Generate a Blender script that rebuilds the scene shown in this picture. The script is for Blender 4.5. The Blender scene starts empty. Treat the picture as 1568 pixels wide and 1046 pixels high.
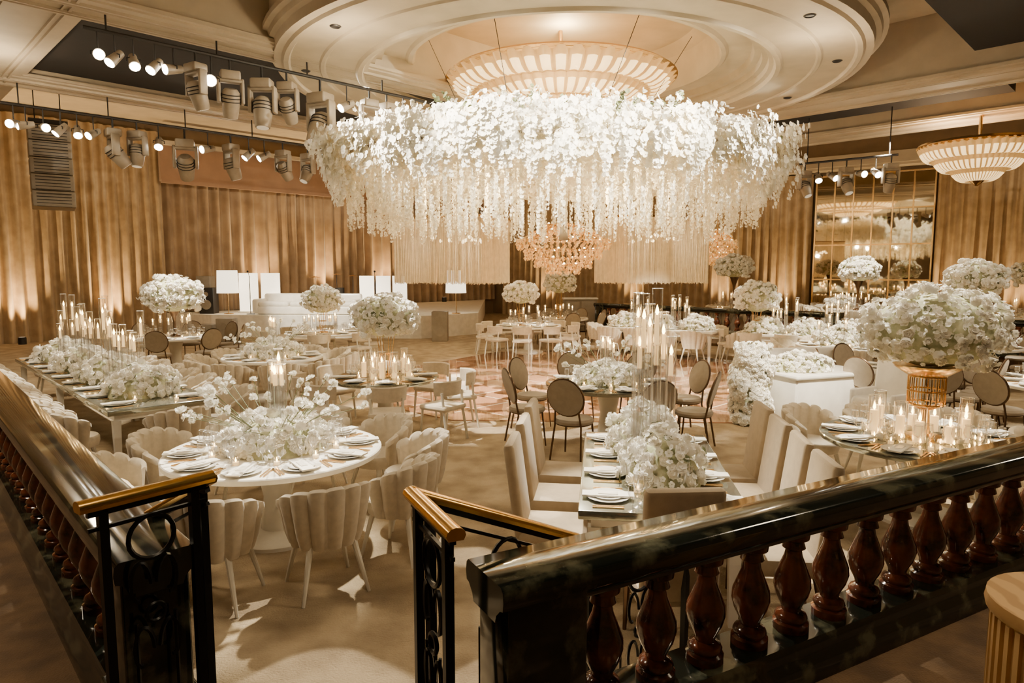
import bpy, math, random
import numpy as np
from mathutils import Vector, Matrix
random.seed(7); rng=np.random.default_rng(7)
S=bpy.context.scene
COL=S.collection
pi=math.pi
# ------------------------------------------------------------------ materials
def mat(name,col,rough=.5,metal=0,col2=None,scale=8,bump=0,bscale=60,emit=None,estr=0,spec=None,coat=0,tex='NOISE',ramp=(.35,.65),detail=4,sheen=0,trans=0,etex=False,nosample=False):
    m=bpy.data.materials.new(name); m.use_nodes=True
    nt=m.node_tree; N=nt.nodes; L=nt.links
    b=N['Principled BSDF']
    b.inputs['Roughness'].default_value=rough; b.inputs['Metallic'].default_value=metal
    if coat: b.inputs['Coat Weight'].default_value=coat
    if sheen: b.inputs['Sheen Weight'].default_value=sheen
    if spec is not None: b.inputs['Specular IOR Level'].default_value=spec
    tc=N.new('ShaderNodeTexCoord')
    if col2 is None: col2=tuple(c*.86 for c in col)
    if tex=='NOISE':
        t=N.new('ShaderNodeTexNoise'); t.inputs['Scale'].default_value=scale; t.inputs['Detail'].default_value=detail; out=t.outputs['Fac']
    elif tex=='WAVE':
        t=N.new('ShaderNodeTexWave'); t.inputs['Scale'].default_value=scale; t.inputs['Distortion'].default_value=6; t.inputs['Detail'].default_value=4; out=t.outputs['Fac']
    L.new(tc.outputs['Object'],t.inputs['Vector'])
    r=N.new('ShaderNodeValToRGB'); r.color_ramp.elements[0].position=ramp[0]; r.color_ramp.elements[1].position=ramp[1]
    r.color_ramp.elements[0].color=(*col2,1); r.color_ramp.elements[1].color=(*col,1)
    L.new(out,r.inputs['Fac']); L.new(r.outputs['Color'],b.inputs['Base Color'])
    if bump:
        n=N.new('ShaderNodeTexNoise'); n.inputs['Scale'].default_value=bscale; n.inputs['Detail'].default_value=3
        L.new(tc.outputs['Object'],n.inputs['Vector'])
        bp=N.new('ShaderNodeBump'); bp.inputs['Strength'].default_value=bump; bp.inputs['Distance'].default_value=.02
        L.new(n.outputs['Fac'],bp.inputs['Height']); L.new(bp.outputs['Normal'],b.inputs['Normal'])
    if emit: 
        b.inputs['Emission Color'].default_value=(*emit,1); b.inputs['Emission Strength'].default_value=estr
        if etex: L.new(r.outputs['Color'],b.inputs['Emission Color'])
    if nosample: m.cycles.emission_sampling='NONE'
    if trans:
        out_n=N['Material Output']; tr=N.new('ShaderNodeBsdfTranslucent'); mx=N.new('ShaderNodeMixShader'); mx.inputs[0].default_value=trans
        L.new(r.outputs['Color'],tr.inputs['Color']); L.new(b.outputs[0],mx.inputs[1]); L.new(tr.outputs[0],mx.inputs[2]); L.new(mx.outputs[0],out_n.inputs[0])
    return m
def glassmat(name,tint=(1,1,1),fac=.12):
    m=bpy.data.materials.new(name); m.use_nodes=True; nt=m.node_tree; N=nt.nodes; L=nt.links
    N.remove(N['Principled BSDF'])
    t=N.new('ShaderNodeBsdfTransparent'); t.inputs[0].default_value=(*tint,1)
    g=N.new('ShaderNodeBsdfGlossy'); g.inputs['Roughness'].default_value=.15
    lw=N.new('ShaderNodeLayerWeight'); lw.inputs[0].default_value=.4
    ad=N.new('ShaderNodeMath'); ad.operation='ADD'; ad.inputs[1].default_value=fac; ad.use_clamp=True
    L.new(lw.outputs['Facing'],ad.inputs[0])
    mu=N.new('ShaderNodeMath'); mu.operation='MULTIPLY'; mu.inputs[1].default_value=.7; L.new(ad.outputs[0],mu.inputs[0])
    x=N.new('ShaderNodeMixShader'); L.new(mu.outputs[0],x.inputs[0]); L.new(t.outputs[0],x.inputs[1]); L.new(g.outputs[0],x.inputs[2])
    L.new(x.outputs[0],N['Material Output'].inputs[0]); return m
M={}
M['cream_ceiling']=mat('cream_ceiling_paint',(.56,.475,.345),.7,scale=2)
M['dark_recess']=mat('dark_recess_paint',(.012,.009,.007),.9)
M['wall']=mat('wall_plaster',(.28,.19,.10),.8,scale=3)
M['drape']=mat('gold_drape',(.50,.36,.20),.62,col2=(.38,.265,.14),scale=3,sheen=.3,bump=.1,bscale=150)
M['stage_drape']=mat('stage_drape',(.42,.29,.165),.62,col2=(.31,.205,.115),scale=2,sheen=.3)
M['valance']=mat('salmon_valance',(.36,.21,.12),.7,scale=2,sheen=.3)
M['black_marble']=mat('black_green_marble',(.008,.010,.007),.10,col2=(.080,.078,.048),scale=5,ramp=(.36,.47),detail=9,coat=.3)
M['red_marble']=mat('red_marble',(.16,.042,.018),.13,col2=(.032,.011,.007),scale=9,ramp=(.38,.6),detail=9,coat=.5)
M['brass']=mat('polished_brass',(.80,.47,.12),.2,1,scale=20)
M['gold']=mat('gold_metal',(.80,.52,.22),.25,1,scale=20)
M['iron']=mat('black_iron',(.010,.009,.008),.35,.6)
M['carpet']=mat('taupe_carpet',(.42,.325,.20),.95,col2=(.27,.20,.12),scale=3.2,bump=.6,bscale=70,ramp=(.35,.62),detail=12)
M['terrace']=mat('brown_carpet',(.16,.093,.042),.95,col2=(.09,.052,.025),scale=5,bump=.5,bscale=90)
M['fabric']=mat('cream_velvet',(.64,.55,.41),.8,scale=20,sheen=.4,bump=.08,bscale=200)
M['white_leg']=mat('white_lacquer',(.78,.73,.62),.4)
M['tan']=mat('tan_upholstery',(.42,.32,.20),.7,scale=14,bump=.1,bscale=200,sheen=.2)
M['taupe']=mat('taupe_upholstery',(.31,.25,.175),.7,scale=14,sheen=.3)
M['bronze']=mat('bronze_metal',(.16,.10,.06),.3,.9)
M['linen']=mat('white_linen',(.88,.84,.75),.75,scale=6,bump=.06,bscale=200)
M['white']=mat('white_gloss',(.86,.82,.74),.25,scale=4)
M['china']=mat('white_china',(.90,.88,.82),.15)
M['mirror_top']=mat('mirrored_tabletop',(.42,.43,.36),.1,.8,scale=4)
M['petal']=mat('white_petal',(.97,.96,.90),.6,col2=(.93,.90,.80),scale=6,trans=.3)
M['petal_warm']=mat('ivory_petal',(.97,.93,.81),.6,col2=(.92,.85,.66),scale=6,trans=.3)
M['rose']=mat('white_rose',(.96,.94,.88),.6,col2=(.92,.87,.74),scale=9)
M['core']=mat('flower_core',(.58,.56,.38),.9,col2=(.34,.36,.20),scale=18)
M['leaf']=mat('sage_leaf',(.15,.17,.08),.7)
M['wax']=mat('ivory_wax',(.88,.76,.52),.5,emit=(1,.60,.22),estr=1.3,nosample=True)  # candle glow put into the wax as its own emission
M['flame']=mat('candle_flame',(1,.7,.3),.5,emit=(1,.60,.20),estr=30)
M['lens']=mat('lamp_lens',(1,.9,.7),.3,emit=(1,.92,.75),estr=30)
M['lens_dim']=mat('lamp_lens_dim',(.3,.25,.2),.2,emit=(1,.80,.5),estr=.6,nosample=True)
M['fixture']=mat('fixture_grey',(.36,.30,.22),.5,.1)
M['fixture_dark']=mat('fixture_black',(.022,.019,.017),.5,.2)
M['crystal']=mat('lit_crystal',(.9,.65,.35),.12,emit=(1,.66,.27),estr=2.3,scale=5,nosample=True)
M['crystal_mid']=mat('lit_crystal_edge',(.6,.36,.14),.12,emit=(.8,.42,.11),estr=.5,scale=5,nosample=True)
M['amber']=mat('amber_crystal',(1,.60,.20),.08,emit=(1,.5,.2),estr=.6,col2=(.42,.19,.035),scale=9,etex=True,nosample=True)
M['bulb']=mat('warm_bulb',(1,.8,.5),.3,emit=(1,.74,.38),estr=14)
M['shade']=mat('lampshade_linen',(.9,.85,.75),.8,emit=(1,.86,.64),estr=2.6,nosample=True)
M['wood']=mat('pale_wood',(.60,.38,.16),.4,col2=(.44,.26,.10),scale=3,tex='WAVE')
M['grey']=mat('grey_panel',(.28,.24,.185),.5)
M['fringe']=mat('ivory_fringe',(.94,.82,.60),.6,trans=.4)
M['glass']=glassmat('clear_glass',fac=.15)
M['mirror']=mat('wall_mirror',(.72,.64,.48),.03,1,scale=1)
def dance():
    m=bpy.data.materials.new('polished_dance_floor'); m.use_nodes=True; nt=m.node_tree;N=nt.nodes;L=nt.links;b=N['Principled BSDF']
    tc=N.new('ShaderNodeTexCoord'); mp=N.new('ShaderNodeMapping'); mp.inputs['Rotation'].default_value=(0,0,pi/4)
    br=N.new('ShaderNodeTexBrick'); br.offset=0
    br.inputs['Scale'].default_value=1.0; br.inputs['Brick Width'].default_value=.9; br.inputs['Row Height'].default_value=.9; br.inputs['Mortar Size'].default_value=.02
    br.inputs['Color1'].default_value=(.58,.32,.18,1); br.inputs['Color2'].default_value=(.34,.16,.08,1); br.inputs['Mortar'].default_value=(.80,.64,.46,1)  # peach and cream squares paint in the projected light pattern
    L.new(tc.outputs['Object'],mp.inputs[0]); L.new(mp.outputs[0],br.inputs['Vector']); L.new(br.outputs['Color'],b.inputs['Base Color']); b.inputs['Roughness'].default_value=.06; b.inputs['Coat Weight'].default_value=1; b.inputs['Coat Roughness'].default_value=.03; b.inputs['Coat IOR'].default_value=1.9
    return m
M['dance']=dance()
# ------------------------------------------------------------------ mesh builder
class MB:
    def __init__(s): s.v=[];s.f=[];s.m=[];s.mats=[];s.n=0
    def mi(s,k):
        if k not in s.mats: s.mats.append(k)
        return s.mats.index(k)
    def add(s,v,f,k):
        i=s.mi(k); v=np.asarray(v,float).reshape(-1,3); s.v.append(v)
        n=s.n; s.f.extend([tuple(a+n for a in q) for q in f]); s.m.extend([i]*len(f)); s.n+=len(v)
    def tilt(s,i0,rx,piv):
        cc,ss=math.cos(rx),math.sin(rx); R_=np.array([[1,0,0],[0,cc,-ss],[0,ss,cc]]).T; piv=np.array(piv)
        for i in range(i0,len(s.v)): s.v[i]=(s.v[i]-piv)@R_+piv
    def box(s,c,sz,k,rz=0,taper=1,bev=0,rx=0):
        x,y,z=[a/2 for a in sz]
        if bev:
            b=min(bev,x*.9,y*.9,z*.9); vs=[];fs=[]
            rings=[(-z,-b),(-z+b*.3,-b*.3),(-z+b,0),(z-b,0),(z-b*.3,-b*.3),(z,-b)]
            nseg=3; pts=[]
            for zz,ins in rings:
                ring=[]
                for (sx,sy,a0) in ((1,1,0),(-1,1,90),(-1,-1,180),(1,-1,270)):
                    for i in range(nseg+1):
                        a=math.radians(a0+90*i/nseg)
                        ring.append((sx*(x-b)+math.cos(a)*(b+ins if b+ins>1e-4 else 1e-4),sy*(y-b)+math.sin(a)*(b+ins if b+ins>1e-4 else 1e-4),zz))
                pts.append(ring)
            n=len(pts[0])
            for r in pts: vs+=r
            for j in range(len(pts)-1):
                for i in range(n): fs.append((j*n+i,j*n+(i+1)%n,(j+1)*n+(i+1)%n,(j+1)*n+i))
            fs.append(tuple(range(n))[::-1]); fs.append(tuple(range((len(pts)-1)*n,len(pts)*n)))
            v=np.array(vs)
        else:
            v=np.array([(-x*taper,-y*taper,-z),(x*taper,-y*taper,-z),(x*taper,y*taper,-z),(-x*taper,y*taper,-z),(-x,-y,z),(x,-y,z),(x,y,z),(-x,y,z)])
            fs=[(0,3,2,1),(4,5,6,7),(0,1,5,4),(1,2,6,5),(2,3,7,6),(3,0,4,7)]
        if rx:
            cc,ss=math.cos(rx),math.sin(rx); v=v@np.array([[1,0,0],[0,cc,-ss],[0,ss,cc]]).T
        if rz:
            cc,ss=math.cos(rz),math.sin(rz); v=v@np.array([[cc,-ss,0],[ss,cc,0],[0,0,1]]).T
        s.add(v+np.array(c),fs,k)
    def cyl(s,p0,p1,r0,r1=None,n=10,k='white',cap=True):
        if r1 is None: r1=r0
        p0=np.array(p0,float);p1=np.array(p1,float); d=p1-p0; d/=np.linalg.norm(d)
        a=np.array([0,0,1.]) if abs(d[2])<.9 else np.array([1.,0,0]); e1=np.cross(a,d); e1/=np.linalg.norm(e1); e2=np.cross(d,e1)
        t=np.arange(n)*2*pi/n; ring=np.cos(t)[:,None]*e1+np.sin(t)[:,None]*e2
        v=np.vstack([p0+ring*r0,p1+ring*r1]); f=[(i,(i+1)%n,n+(i+1)%n,n+i) for i in range(n)]
        if cap: f+= [tuple(range(n))[::-1],tuple(range(n,2*n))]
        s.add(v,f,k)
    def lathe(s,prof,n=16,c=(0,0,0),k='white',rib=0,amp=0,cap=True):
        t=np.arange(n)*2*pi/n; vs=[]
        for r,z in prof:
            rr=r*(1+amp*np.abs(np.sin(t*rib/2))) if rib else r*np.ones(n)
            vs.append(np.stack([np.cos(t)*rr,np.sin(t)*rr,np.full(n,z)],1))
        f=[]
        for j in range(len(prof)-1):
            f+=[(j*n+i,j*n+(i+1)%n,(j+1)*n+(i+1)%n,(j+1)*n+i) for i in range(n)]
        if cap: f+=[tuple(range(n))[::-1],tuple(range((len(prof)-1)*n,len(prof)*n))]
        s.add(np.vstack(vs)+np.array(c),f,k)
    def tube(s,pts,r,n=6,k='iron',closed=False):
        P=[np.array(p,float) for p in pts]; m=len(P); vs=[]
        up=None
        for i in range(m):
            a=P[(i-1)%m] if (closed or i>0) else P[i]; b=P[(i+1)%m] if (closed or i<m-1) else P[i]
            d=b-a; d/=np.linalg.norm(d)
            if up is None: up=np.array([0,0,1.]) if abs(d[2])<.9 else np.array([1.,0,0])
            e1=np.cross(up,d); e1/=np.linalg.norm(e1); e2=np.cross(d,e1); up=e2
            for j in range(n):
                t=2*pi*j/n+pi/n; vs.append(P[i]+(e1*math.cos(t)+e2*math.sin(t))*r)
        f=[]
        for i in range(m if closed else m-1):
            q=(i+1)%m
            f+=[(i*n+j,i*n+(j+1)%n,q*n+(j+1)%n,q*n+j) for j in range(n)]
        if not closed: f+=[tuple(range(n))[::-1],tuple(range((m-1)*n,m*n))]
        s.add(vs,f,k)
    def ring(s,c,r,rad,ax=(0,0,1),n=20,k='iron'):
        ax=np.array(ax,float); ax/=np.linalg.norm(ax); a=np.array([0,0,1.]) if abs(ax[2])<.9 else np.array([1.,0,0]); e1=np.cross(a,ax); e1/=np.linalg.norm(e1); e2=np.cross(ax,e1)
        s.tube([np.array(c)+r*(math.cos(2*pi*i/n)*e1+math.sin(2*pi*i/n)*e2) for i in range(n)],rad,6,k,closed=True)
    def sphere(s,c,r,k,nu=12,nv=7,sc=(1,1,1)):
        prof=[(max(1e-3,math.sin(pi*j/nv))*r,-math.cos(pi*j/nv)*r) for j in range(nv+1)]
        s.lathe(prof,nu,(0,0,0),k); s.v[-1]=s.v[-1]*np.array(sc)+np.array(c)
    def scatter(s,tv,tf,pos,nor,size,k):
        pos=np.asarray(pos,float);nor=np.asarray(nor,float);size=np.broadcast_to(np.asarray(size,float),(len(pos),))
        nor=nor/np.maximum(1e-6,np.linalg.norm(nor,axis=1))[:,None]; tv=np.array(tv);n=len(pos)
        ref=rng.normal(size=(n,3)); e1=np.cross(nor,ref); e1/=np.linalg.norm(e1,axis=1)[:,None]; e2=np.cross(nor,e1)
        V=pos[:,None,:]+size[:,None,None]*(tv[None,:,0,None]*e1[:,None,:]+tv[None,:,1,None]*e2[:,None,:]+tv[None,:,2,None]*nor[:,None,:])
        i=s.mi(k); tfa=np.array(tf); F=(tfa[None]+(np.arange(n)*len(tv))[:,None,None]+s.n).reshape(-1,tfa.shape[1])
        s.v.append(V.reshape(-1,3)); s.f.extend(map(tuple,F.tolist())); s.m.extend([i]*len(F)); s.n+=n*len(tv)
    def blooms(s,pos,nor,size,k,double=False):
        tv=[];tf=[]
        def pet(n,R,w,lift,z0,off):
            for i in range(n):
                a=2*pi*i/n+off; b=len(tv)
                for rr,ww,zz in ((.04,0,z0),(R*.55,-w,z0+lift*.45),(R*.95,-w*.55,z0+lift),(R*.95,w*.55,z0+lift),(R*.55,w,z0+lift*.45)):
                    tv.append((math.cos(a)*rr-math.sin(a)*ww,math.sin(a)*rr+math.cos(a)*ww,zz))
                tf.append((b,b+1,b+2,b+3,b+4))
        pet(5,.5,.25,.10,0,0)
        if double: pet(5,.36,.20,.26,.04,.6); pet(3,.2,.16,.30,.06,.2)
        s.scatter(tv,tf,pos,nor,size,k)
    def roses(s,pos,nor,size,k='rose'):
        tv=[];tf=[];n=10
        prof=[(.36,-.25,0),(.50,.05,0),(.47,.24,0),(.36,.14,.5),(.38,.34,.5),(.26,.22,1.1),(.26,.42,1.1),(.13,.30,1.7),(.02,.38,1.7)]
        for j,(r,z,ph) in enumerate(prof):
            for i in range(n):
                a=2*pi*i/n; w=1+.12*math.cos(5*a+ph*5); tv.append((math.cos(a)*r*w,math.sin(a)*r*w,z+.04*math.cos(5*a+ph*5)))
        for j in range(len(prof)-1): tf+=[(j*n+i,j*n+(i+1)%n,(j+1)*n+(i+1)%n,(j+1)*n+i) for i in range(n)]
        s.scatter(tv,tf,pos,nor,size,k)
    def mesh(s,name,smooth=True,ang=38):
        me=bpy.data.meshes.new(name); me.from_pydata(np.vstack(s.v).tolist(),[],s.f)
        for k in s.mats: me.materials.append(M[k])
        me.polygons.foreach_set('material_index',s.m)
        if smooth:
            me.polygons.foreach_set('use_smooth',[True]*len(me.polygons)); me.set_sharp_from_angle(angle=math.radians(ang))
        me.update(); return me
    def obj(s,name,loc=(0,0,0),rz=0,smooth=True,ang=38,parent=None):
        return inst(name,s.mesh(name,smooth,ang),loc,rz,parent)
def inst(name,me,loc=(0,0,0),rz=0,parent=None,sc=None):
    o=bpy.data.objects.new(name,me); COL.objects.link(o); o.location=loc; o.rotation_euler=(0,0,rz)
    if sc: o.scale=sc if isinstance(sc,tuple) else (sc,)*3
    if parent: o.parent=parent
    return o
def poly_prism(name,pts,z0,z1,k):
    b=MB(); n=len(pts); v=[(x,y,z0) for x,y in pts]+[(x,y,z1) for x,y in pts]
    f=[(i,(i+1)%n,n+(i+1)%n,n+i) for i in range(n)]+[tuple(range(n))[::-1],tuple(range(n,2*n))]
    b.add(v,f,k); return b.obj(name,smooth=False)
r2=math.sqrt(.5)
def UV(u,v): return (r2*(u-v),r2*(u+v))
# ------------------------------------------------------------------ room shell
room=[(-23.7,13.3),(-8,-5),(14,-5),(24.2,17.6),(-1,36.0)]
poly_prism('floor',room,-.1,0,'carpet')
poly_prism('ceiling',room,7.3,7.4,'cream_ceiling')
def wall(name,a,b,z0=0,z1=7.3,k='wall',th=.15,out=1):
    a=np.array(a);b=np.array(b);d=b-a;L=np.linalg.norm(d);m=(a+b)/2; n=np.array([d[1],-d[0]])/L*out
    q=MB(); q.box((0,0,0),(L,th,z1-z0),k); return q.obj(name,(m[0]+n[0]*th/2,m[1]+n[1]*th/2,(z0+z1)/2),math.atan2(d[1],d[0]),smooth=False)
wall('wall_stage',(-23.7,13.3),(-1,36),out=-1)
wall('wall_right',(-1,36),(24.2,17.6),out=-1)
wall('wall_left',(-8,-5),(-23.7,13.3),out=-1)
wall('wall_rear',(14,-5),(-8,-5),out=-1)
wall('wall_side',(24.2,17.6),(14,-5),out=-1)
def curtain(name,a,b,z0,z1,k,wl=.34,amp=.12,off=.25,side=1):
    a=np.array(a,float);b=np.array(b,float);d=b-a;L=np.linalg.norm(d);d/=L;n=np.array([d[1],-d[0]])*side
    N=int(L/wl*9); t=np.linspace(0,L,N); ph=t/wl*2*pi+1.3*np.sin(t*.9)+.8*np.sin(t*2.3+1)
    vs=[]
    rows=[(z0,1.15,.0),(z0+(z1-z0)*.35,1.0,.02),(z0+(z1-z0)*.75,.8,.01),(z1,.55,0)]
    for z,am,j in rows:
        w=off+amp*am*np.sin(ph)+amp*.35*am*np.sin(2.1*ph+z)
        P=a[None]+d[None]*t[:,None]+n[None]*w[:,None]; vs.append(np.hstack([P,np.full((N,1),z)]))
    f=[(j*N+i,j*N+i+1,(j+1)*N+i+1,(j+1)*N+i) for j in range(len(rows)-1) for i in range(N-1)]
    q=MB(); q.add(np.vstack(vs),f,k); return q.obj(name,ang=80)
def W(s,off=0): return (-15.2+r2*s+r2*off,21.8+r2*s-r2*off)
def R(t,off=0): return (-1+.806*t-.59*off,36-.59*t-.806*off)
curtain('wall_drape',W(-11.5),W(3.7),0,7.0,'drape',off=.55)
curtain('stage_backdrop_curtain',W(3.5),W(19.8),.75,6.5,'stage_drape',off=.3,wl=.42)
q=MB(); 
a=np.array(W(3.5,1.0)); b=np.array(W(19.7,1.0)); m=(a+b)/2; LL=16.2
q.box((0,0,0),(LL,.12,1.25),'valance'); q.box((0,-.1,-.62),(LL,.1,.12),'valance'); q.box((0,-.12,.66),(LL,.3,.14),'cream_ceiling')
q.obj('stage_valance',(m[0],m[1],5.9),pi/4,smooth=False)
curtain('wall_drape',R(1,.1),R(15.8),0,5.9,'drape',off=.3)
curtain('wall_drape',R(19.9),R(23.1),0,5.9,'drape',off=.35)
curtain('wall_drape',R(26.5),R(30.5),0,5.9,'drape',off=.35)
def mirror_bay(name,t0,t1):
    q=MB(); L=t1-t0; a=np.array(R((t0+t1)/2,.12))
    q.box((0,0,3.2),(L,.05,5.2),'mirror')
    nx=max(2,round(L/.65))
    for i in range(nx+1): q.box((-L/2+L*i/nx,-.04,3.2),(.05,.05,5.2),'gold')
    for z in (.6,1.9,3.2,4.5,5.8): q.box((0,-.045,z),(L,.05,.05),'gold')
    q.obj(name,(a[0],a[1],0),math.atan2(-.59,.806),smooth=False)
mirror_bay('window_1',15.9,19.8); mirror_bay('window_2',23.2,26.4)
q=MB(); L=30; q.box((0,0,0),(L,.7,.5),'cream_ceiling'); q.box((0,-.4,-.1),(L,.12,.12),'cream_ceiling'); a=R(15.5,.45)
q.obj('trim_1',(a[0],a[1],6.2),math.atan2(-.59,.806),smooth=False)
def ubox(name,u0,u1,v0,v1,z0,z1,k,lip=False):
    q=MB(); q.box((0,0,0),(u1-u0,v1-v0,z1-z0),k)
    if lip:
        L,Wd,h=u1-u0,v1-v0,z1-z0
        for s in (-1,1):
            for ins,dz,w_,h_ in ((-.04,.06,.08,.06),(.18,-.02,.04,.05),(.28,-.02,.03,.05)):
                if L>Wd: q.box((0,s*(Wd/2-ins),-h/2+dz),(L,w_,h_),k)
                else: q.box((s*(L/2-ins),0,-h/2+dz),(w_,Wd,h_),k)
    c=UV((u0+u1)/2,(v0+v1)/2); return q.obj(name,(c[0],c[1],(z0+z1)/2),pi/4,smooth=False)
ubox('ceiling_beam',-2,22,11.2,12.1,6.0,7.3,'cream_ceiling',True)
ubox('ceiling_beam',-3,22,16.5,17.4,6.0,7.3,'cream_ceiling',True)
ubox('ceiling_beam',1.7,2.9,-6,25.5,6.02,7.3,'cream_ceiling',True)
ubox('ceiling_beam',15.8,17.2,-7,25.5,6.02,7.3,'cream_ceiling',True)
ubox('ceiling_beam',20,21.3,-6,22,6.02,7.3,'cream_ceiling',True)
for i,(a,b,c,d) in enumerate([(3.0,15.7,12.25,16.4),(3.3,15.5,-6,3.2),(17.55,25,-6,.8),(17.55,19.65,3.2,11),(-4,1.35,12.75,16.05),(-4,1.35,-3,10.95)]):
    ubox('trim_%d'%(i+2),a,b,c,d,6.18 if i==0 else 6.35,7.3,'dark_recess')  # near-black blocks between the beams; the recess darkness is their colour
CX,CY=1.05,14.1
q=MB(); n=96
prof=[(5.6,7.28),(5.6,6.3),(5.72,6.3),(5.72,6.22),(5.64,6.20),(5.62,6.12),(5.54,6.10),(5.52,5.96),(5.4,5.95),(5.36,5.91),(5.28,5.91),(5.24,5.96),(4.75,5.96),(4.72,5.93),(4.66,5.93),(4.63,5.96),(4.1,5.96),(4.06,5.91),(3.98,5.91),(3.94,5.98),(3.86,6.0),(3.84,6.10),(3.74,6.11),(3.72,6.22),(3.6,6.23),(3.56,6.34),(3.15,6.34),(3.1,6.29),(3.02,6.29),(2.98,6.36),(2.9,6.95),(2.6,7.1),(.01,7.15)]
q.lathe(prof,n,(0,0,0),'cream_ceiling',cap=False); q.obj('ceiling_dome',(CX,CY,0),ang=25)
def bowl(name,loc,R0,drop,ztop):
    q=MB(); n=288
    q.lathe([(R0,0),(R0*1.03,-.05),(R0*.98,-.10)],96,(0,0,0),'gold',cap=False)
    t=np.arange(n)*2*pi/n
    for a,b,za,zb in ((.98,.72,-.08,-.42),(.75,.44,-.38,-.72),(.47,.12,-.68,-1.0)):
        rows=6; vs=[]
        for tt in np.linspace(0,1,rows):
            rr=R0*(a+(b-a)*tt)*(1+.045*np.abs(np.sin(t*24))); zz=drop*(za+(zb-za)*tt-.16*math.sin(pi*tt))
            vs.append(np.stack([np.cos(t)*rr,np.sin(t)*rr,np.full(n,zz)],1))
        fb=[];fm=[]
        for j in range(rows-1):
            for i in range(n):
                f=(j*n+i,j*n+(i+1)%n,(j+1)*n+(i+1)%n,(j+1)*n+i)
                (fm if (i%6 in (0,5) or j in (0,rows-2)) else fb).append(f)
        V=np.vstack(vs); q.add(V,fb,'crystal'); q.add(V,fm,'crystal_mid')
        q.lathe([(R0*a+.03,drop*za+.02),(R0*a+.05,drop*za-.02),(R0*a,drop*za-.04)],64,(0,0,0),'gold',cap=False)
    q.lathe([(R0*.14,-.98*drop),(R0*.10,-1.05*drop),(R0*.02,-1.15*drop)],16,(0,0,0),'gold')
    q.cyl((0,0,-drop*.6),(0,0,ztop-loc[2]),.04,k='gold')
    return q.obj(name,loc,ang=60)
bowl('crystal_dome_chandelier',(CX-.05,CY+.4,6.20),2.3,.78,7.14)
bowl('crystal_bowl_chandelier',(11.45,17,5.35),1.3,.9,7.3)
poly_prism('dance_floor',[(-2.0,11.0),(-.9,10.0),(4.0,9.8),(5.7,12.4),(6.0,16.2),(3.2,19.2),(-.4,18.6),(-2.4,15.5)],0,.015,'dance')
TZ=.3
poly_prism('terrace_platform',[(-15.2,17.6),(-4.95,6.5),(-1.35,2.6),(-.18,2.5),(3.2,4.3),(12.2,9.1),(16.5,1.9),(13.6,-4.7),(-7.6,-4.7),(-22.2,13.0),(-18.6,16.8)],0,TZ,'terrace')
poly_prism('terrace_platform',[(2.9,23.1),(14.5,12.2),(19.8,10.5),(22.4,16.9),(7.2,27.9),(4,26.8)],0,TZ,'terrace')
q=MB(); q.box((0,0,0),(1.1,.3,.15),'terrace',bev=.02); q.obj('entry_step',(-.7,2.75,.075),-.1)
# ------------------------------------------------------------------ balustrades
def balustrade(name,a,b,z0,first,gap,H=.85,pier0=True,pier1=False):
    a=np.array(a,float);b=np.array(b,float);d=b-a;L=np.linalg.norm(d)
    q=MB()
    def ext(prof,k,x0,x1):
        n=len(prof); v=[(x0,y,z) for y,z in prof]+[(x1,y,z) for y,z in prof]
        q.add(v,[(i,(i+1)%n,n+(i+1)%n,n+i) for i in range(n)]+[tuple(range(n))[::-1],tuple(range(n,2*n))],k)
    ext([(-.16,0),(.16,0),(.16,.10),(.14,.12),(.14,.17),(.12,.2),(-.12,.2),(-.14,.17),(-.14,.12),(-.16,.10)],'black_marble',0,L)
    T=H
    ext([(-.09,T-.15),(.09,T-.15),(.10,T-.12),(.12,T-.10),(.13,T-.09),(.15,T-.085),(.155,T-.05),(.15,T-.015),(.135,T),(-.135,T),(-.15,T-.015),(-.155,T-.05),(-.15,T-.085),(-.13,T-.09),(-.12,T-.10),(-.10,T-.12)],'black_marble',-.05,L+.05)
    if pier0: q.box((.16,0,T/2-.03),(.34,.25,T-.1),'black_marble',bev=.012); q.box((.16,0,.12),(.38,.3,.2),'black_marble',bev=.012)
    if pier1: q.box((L-.16,0,T/2-.03),(.34,.25,T-.1),'black_marble',bev=.012)
    pr=[(.085,.2),(.085,.235),(.07,.245),(.078,.262),(.07,.28),(.045,.295),(.05,.32),(.075,.37),(.088,.42),(.085,.46),(.062,.52),(.043,.57),(.038,.60),(.055,.612),(.05,.63),(.045,.645),(.07,.66),(.075,.70)]
    x=first
    while x<L-.1:
        q.lathe([(r,.2+(z-.2)*(T-.35)/.5) for r,z in pr],18,(x,0,0),'red_marble'); x+=gap
    return q.obj(name,(a[0],a[1],z0),math.atan2(d[1],d[0]),ang=50)
balustrade('marble_balustrade',(-.06,2.40),(8.8,7.20),TZ,.49,.285)
balustrade('marble_balustrade',(-1.42,2.58),(-14.6,16.95),TZ,.5,.285)
balustrade('marble_balustrade',(2.9,23),(8.6,17.7),TZ,.5,.32,pier1=True)
balustrade('marble_balustrade',(9.6,16.8),(14.2,12.5),TZ,.5,.32,pier1=True)
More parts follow.
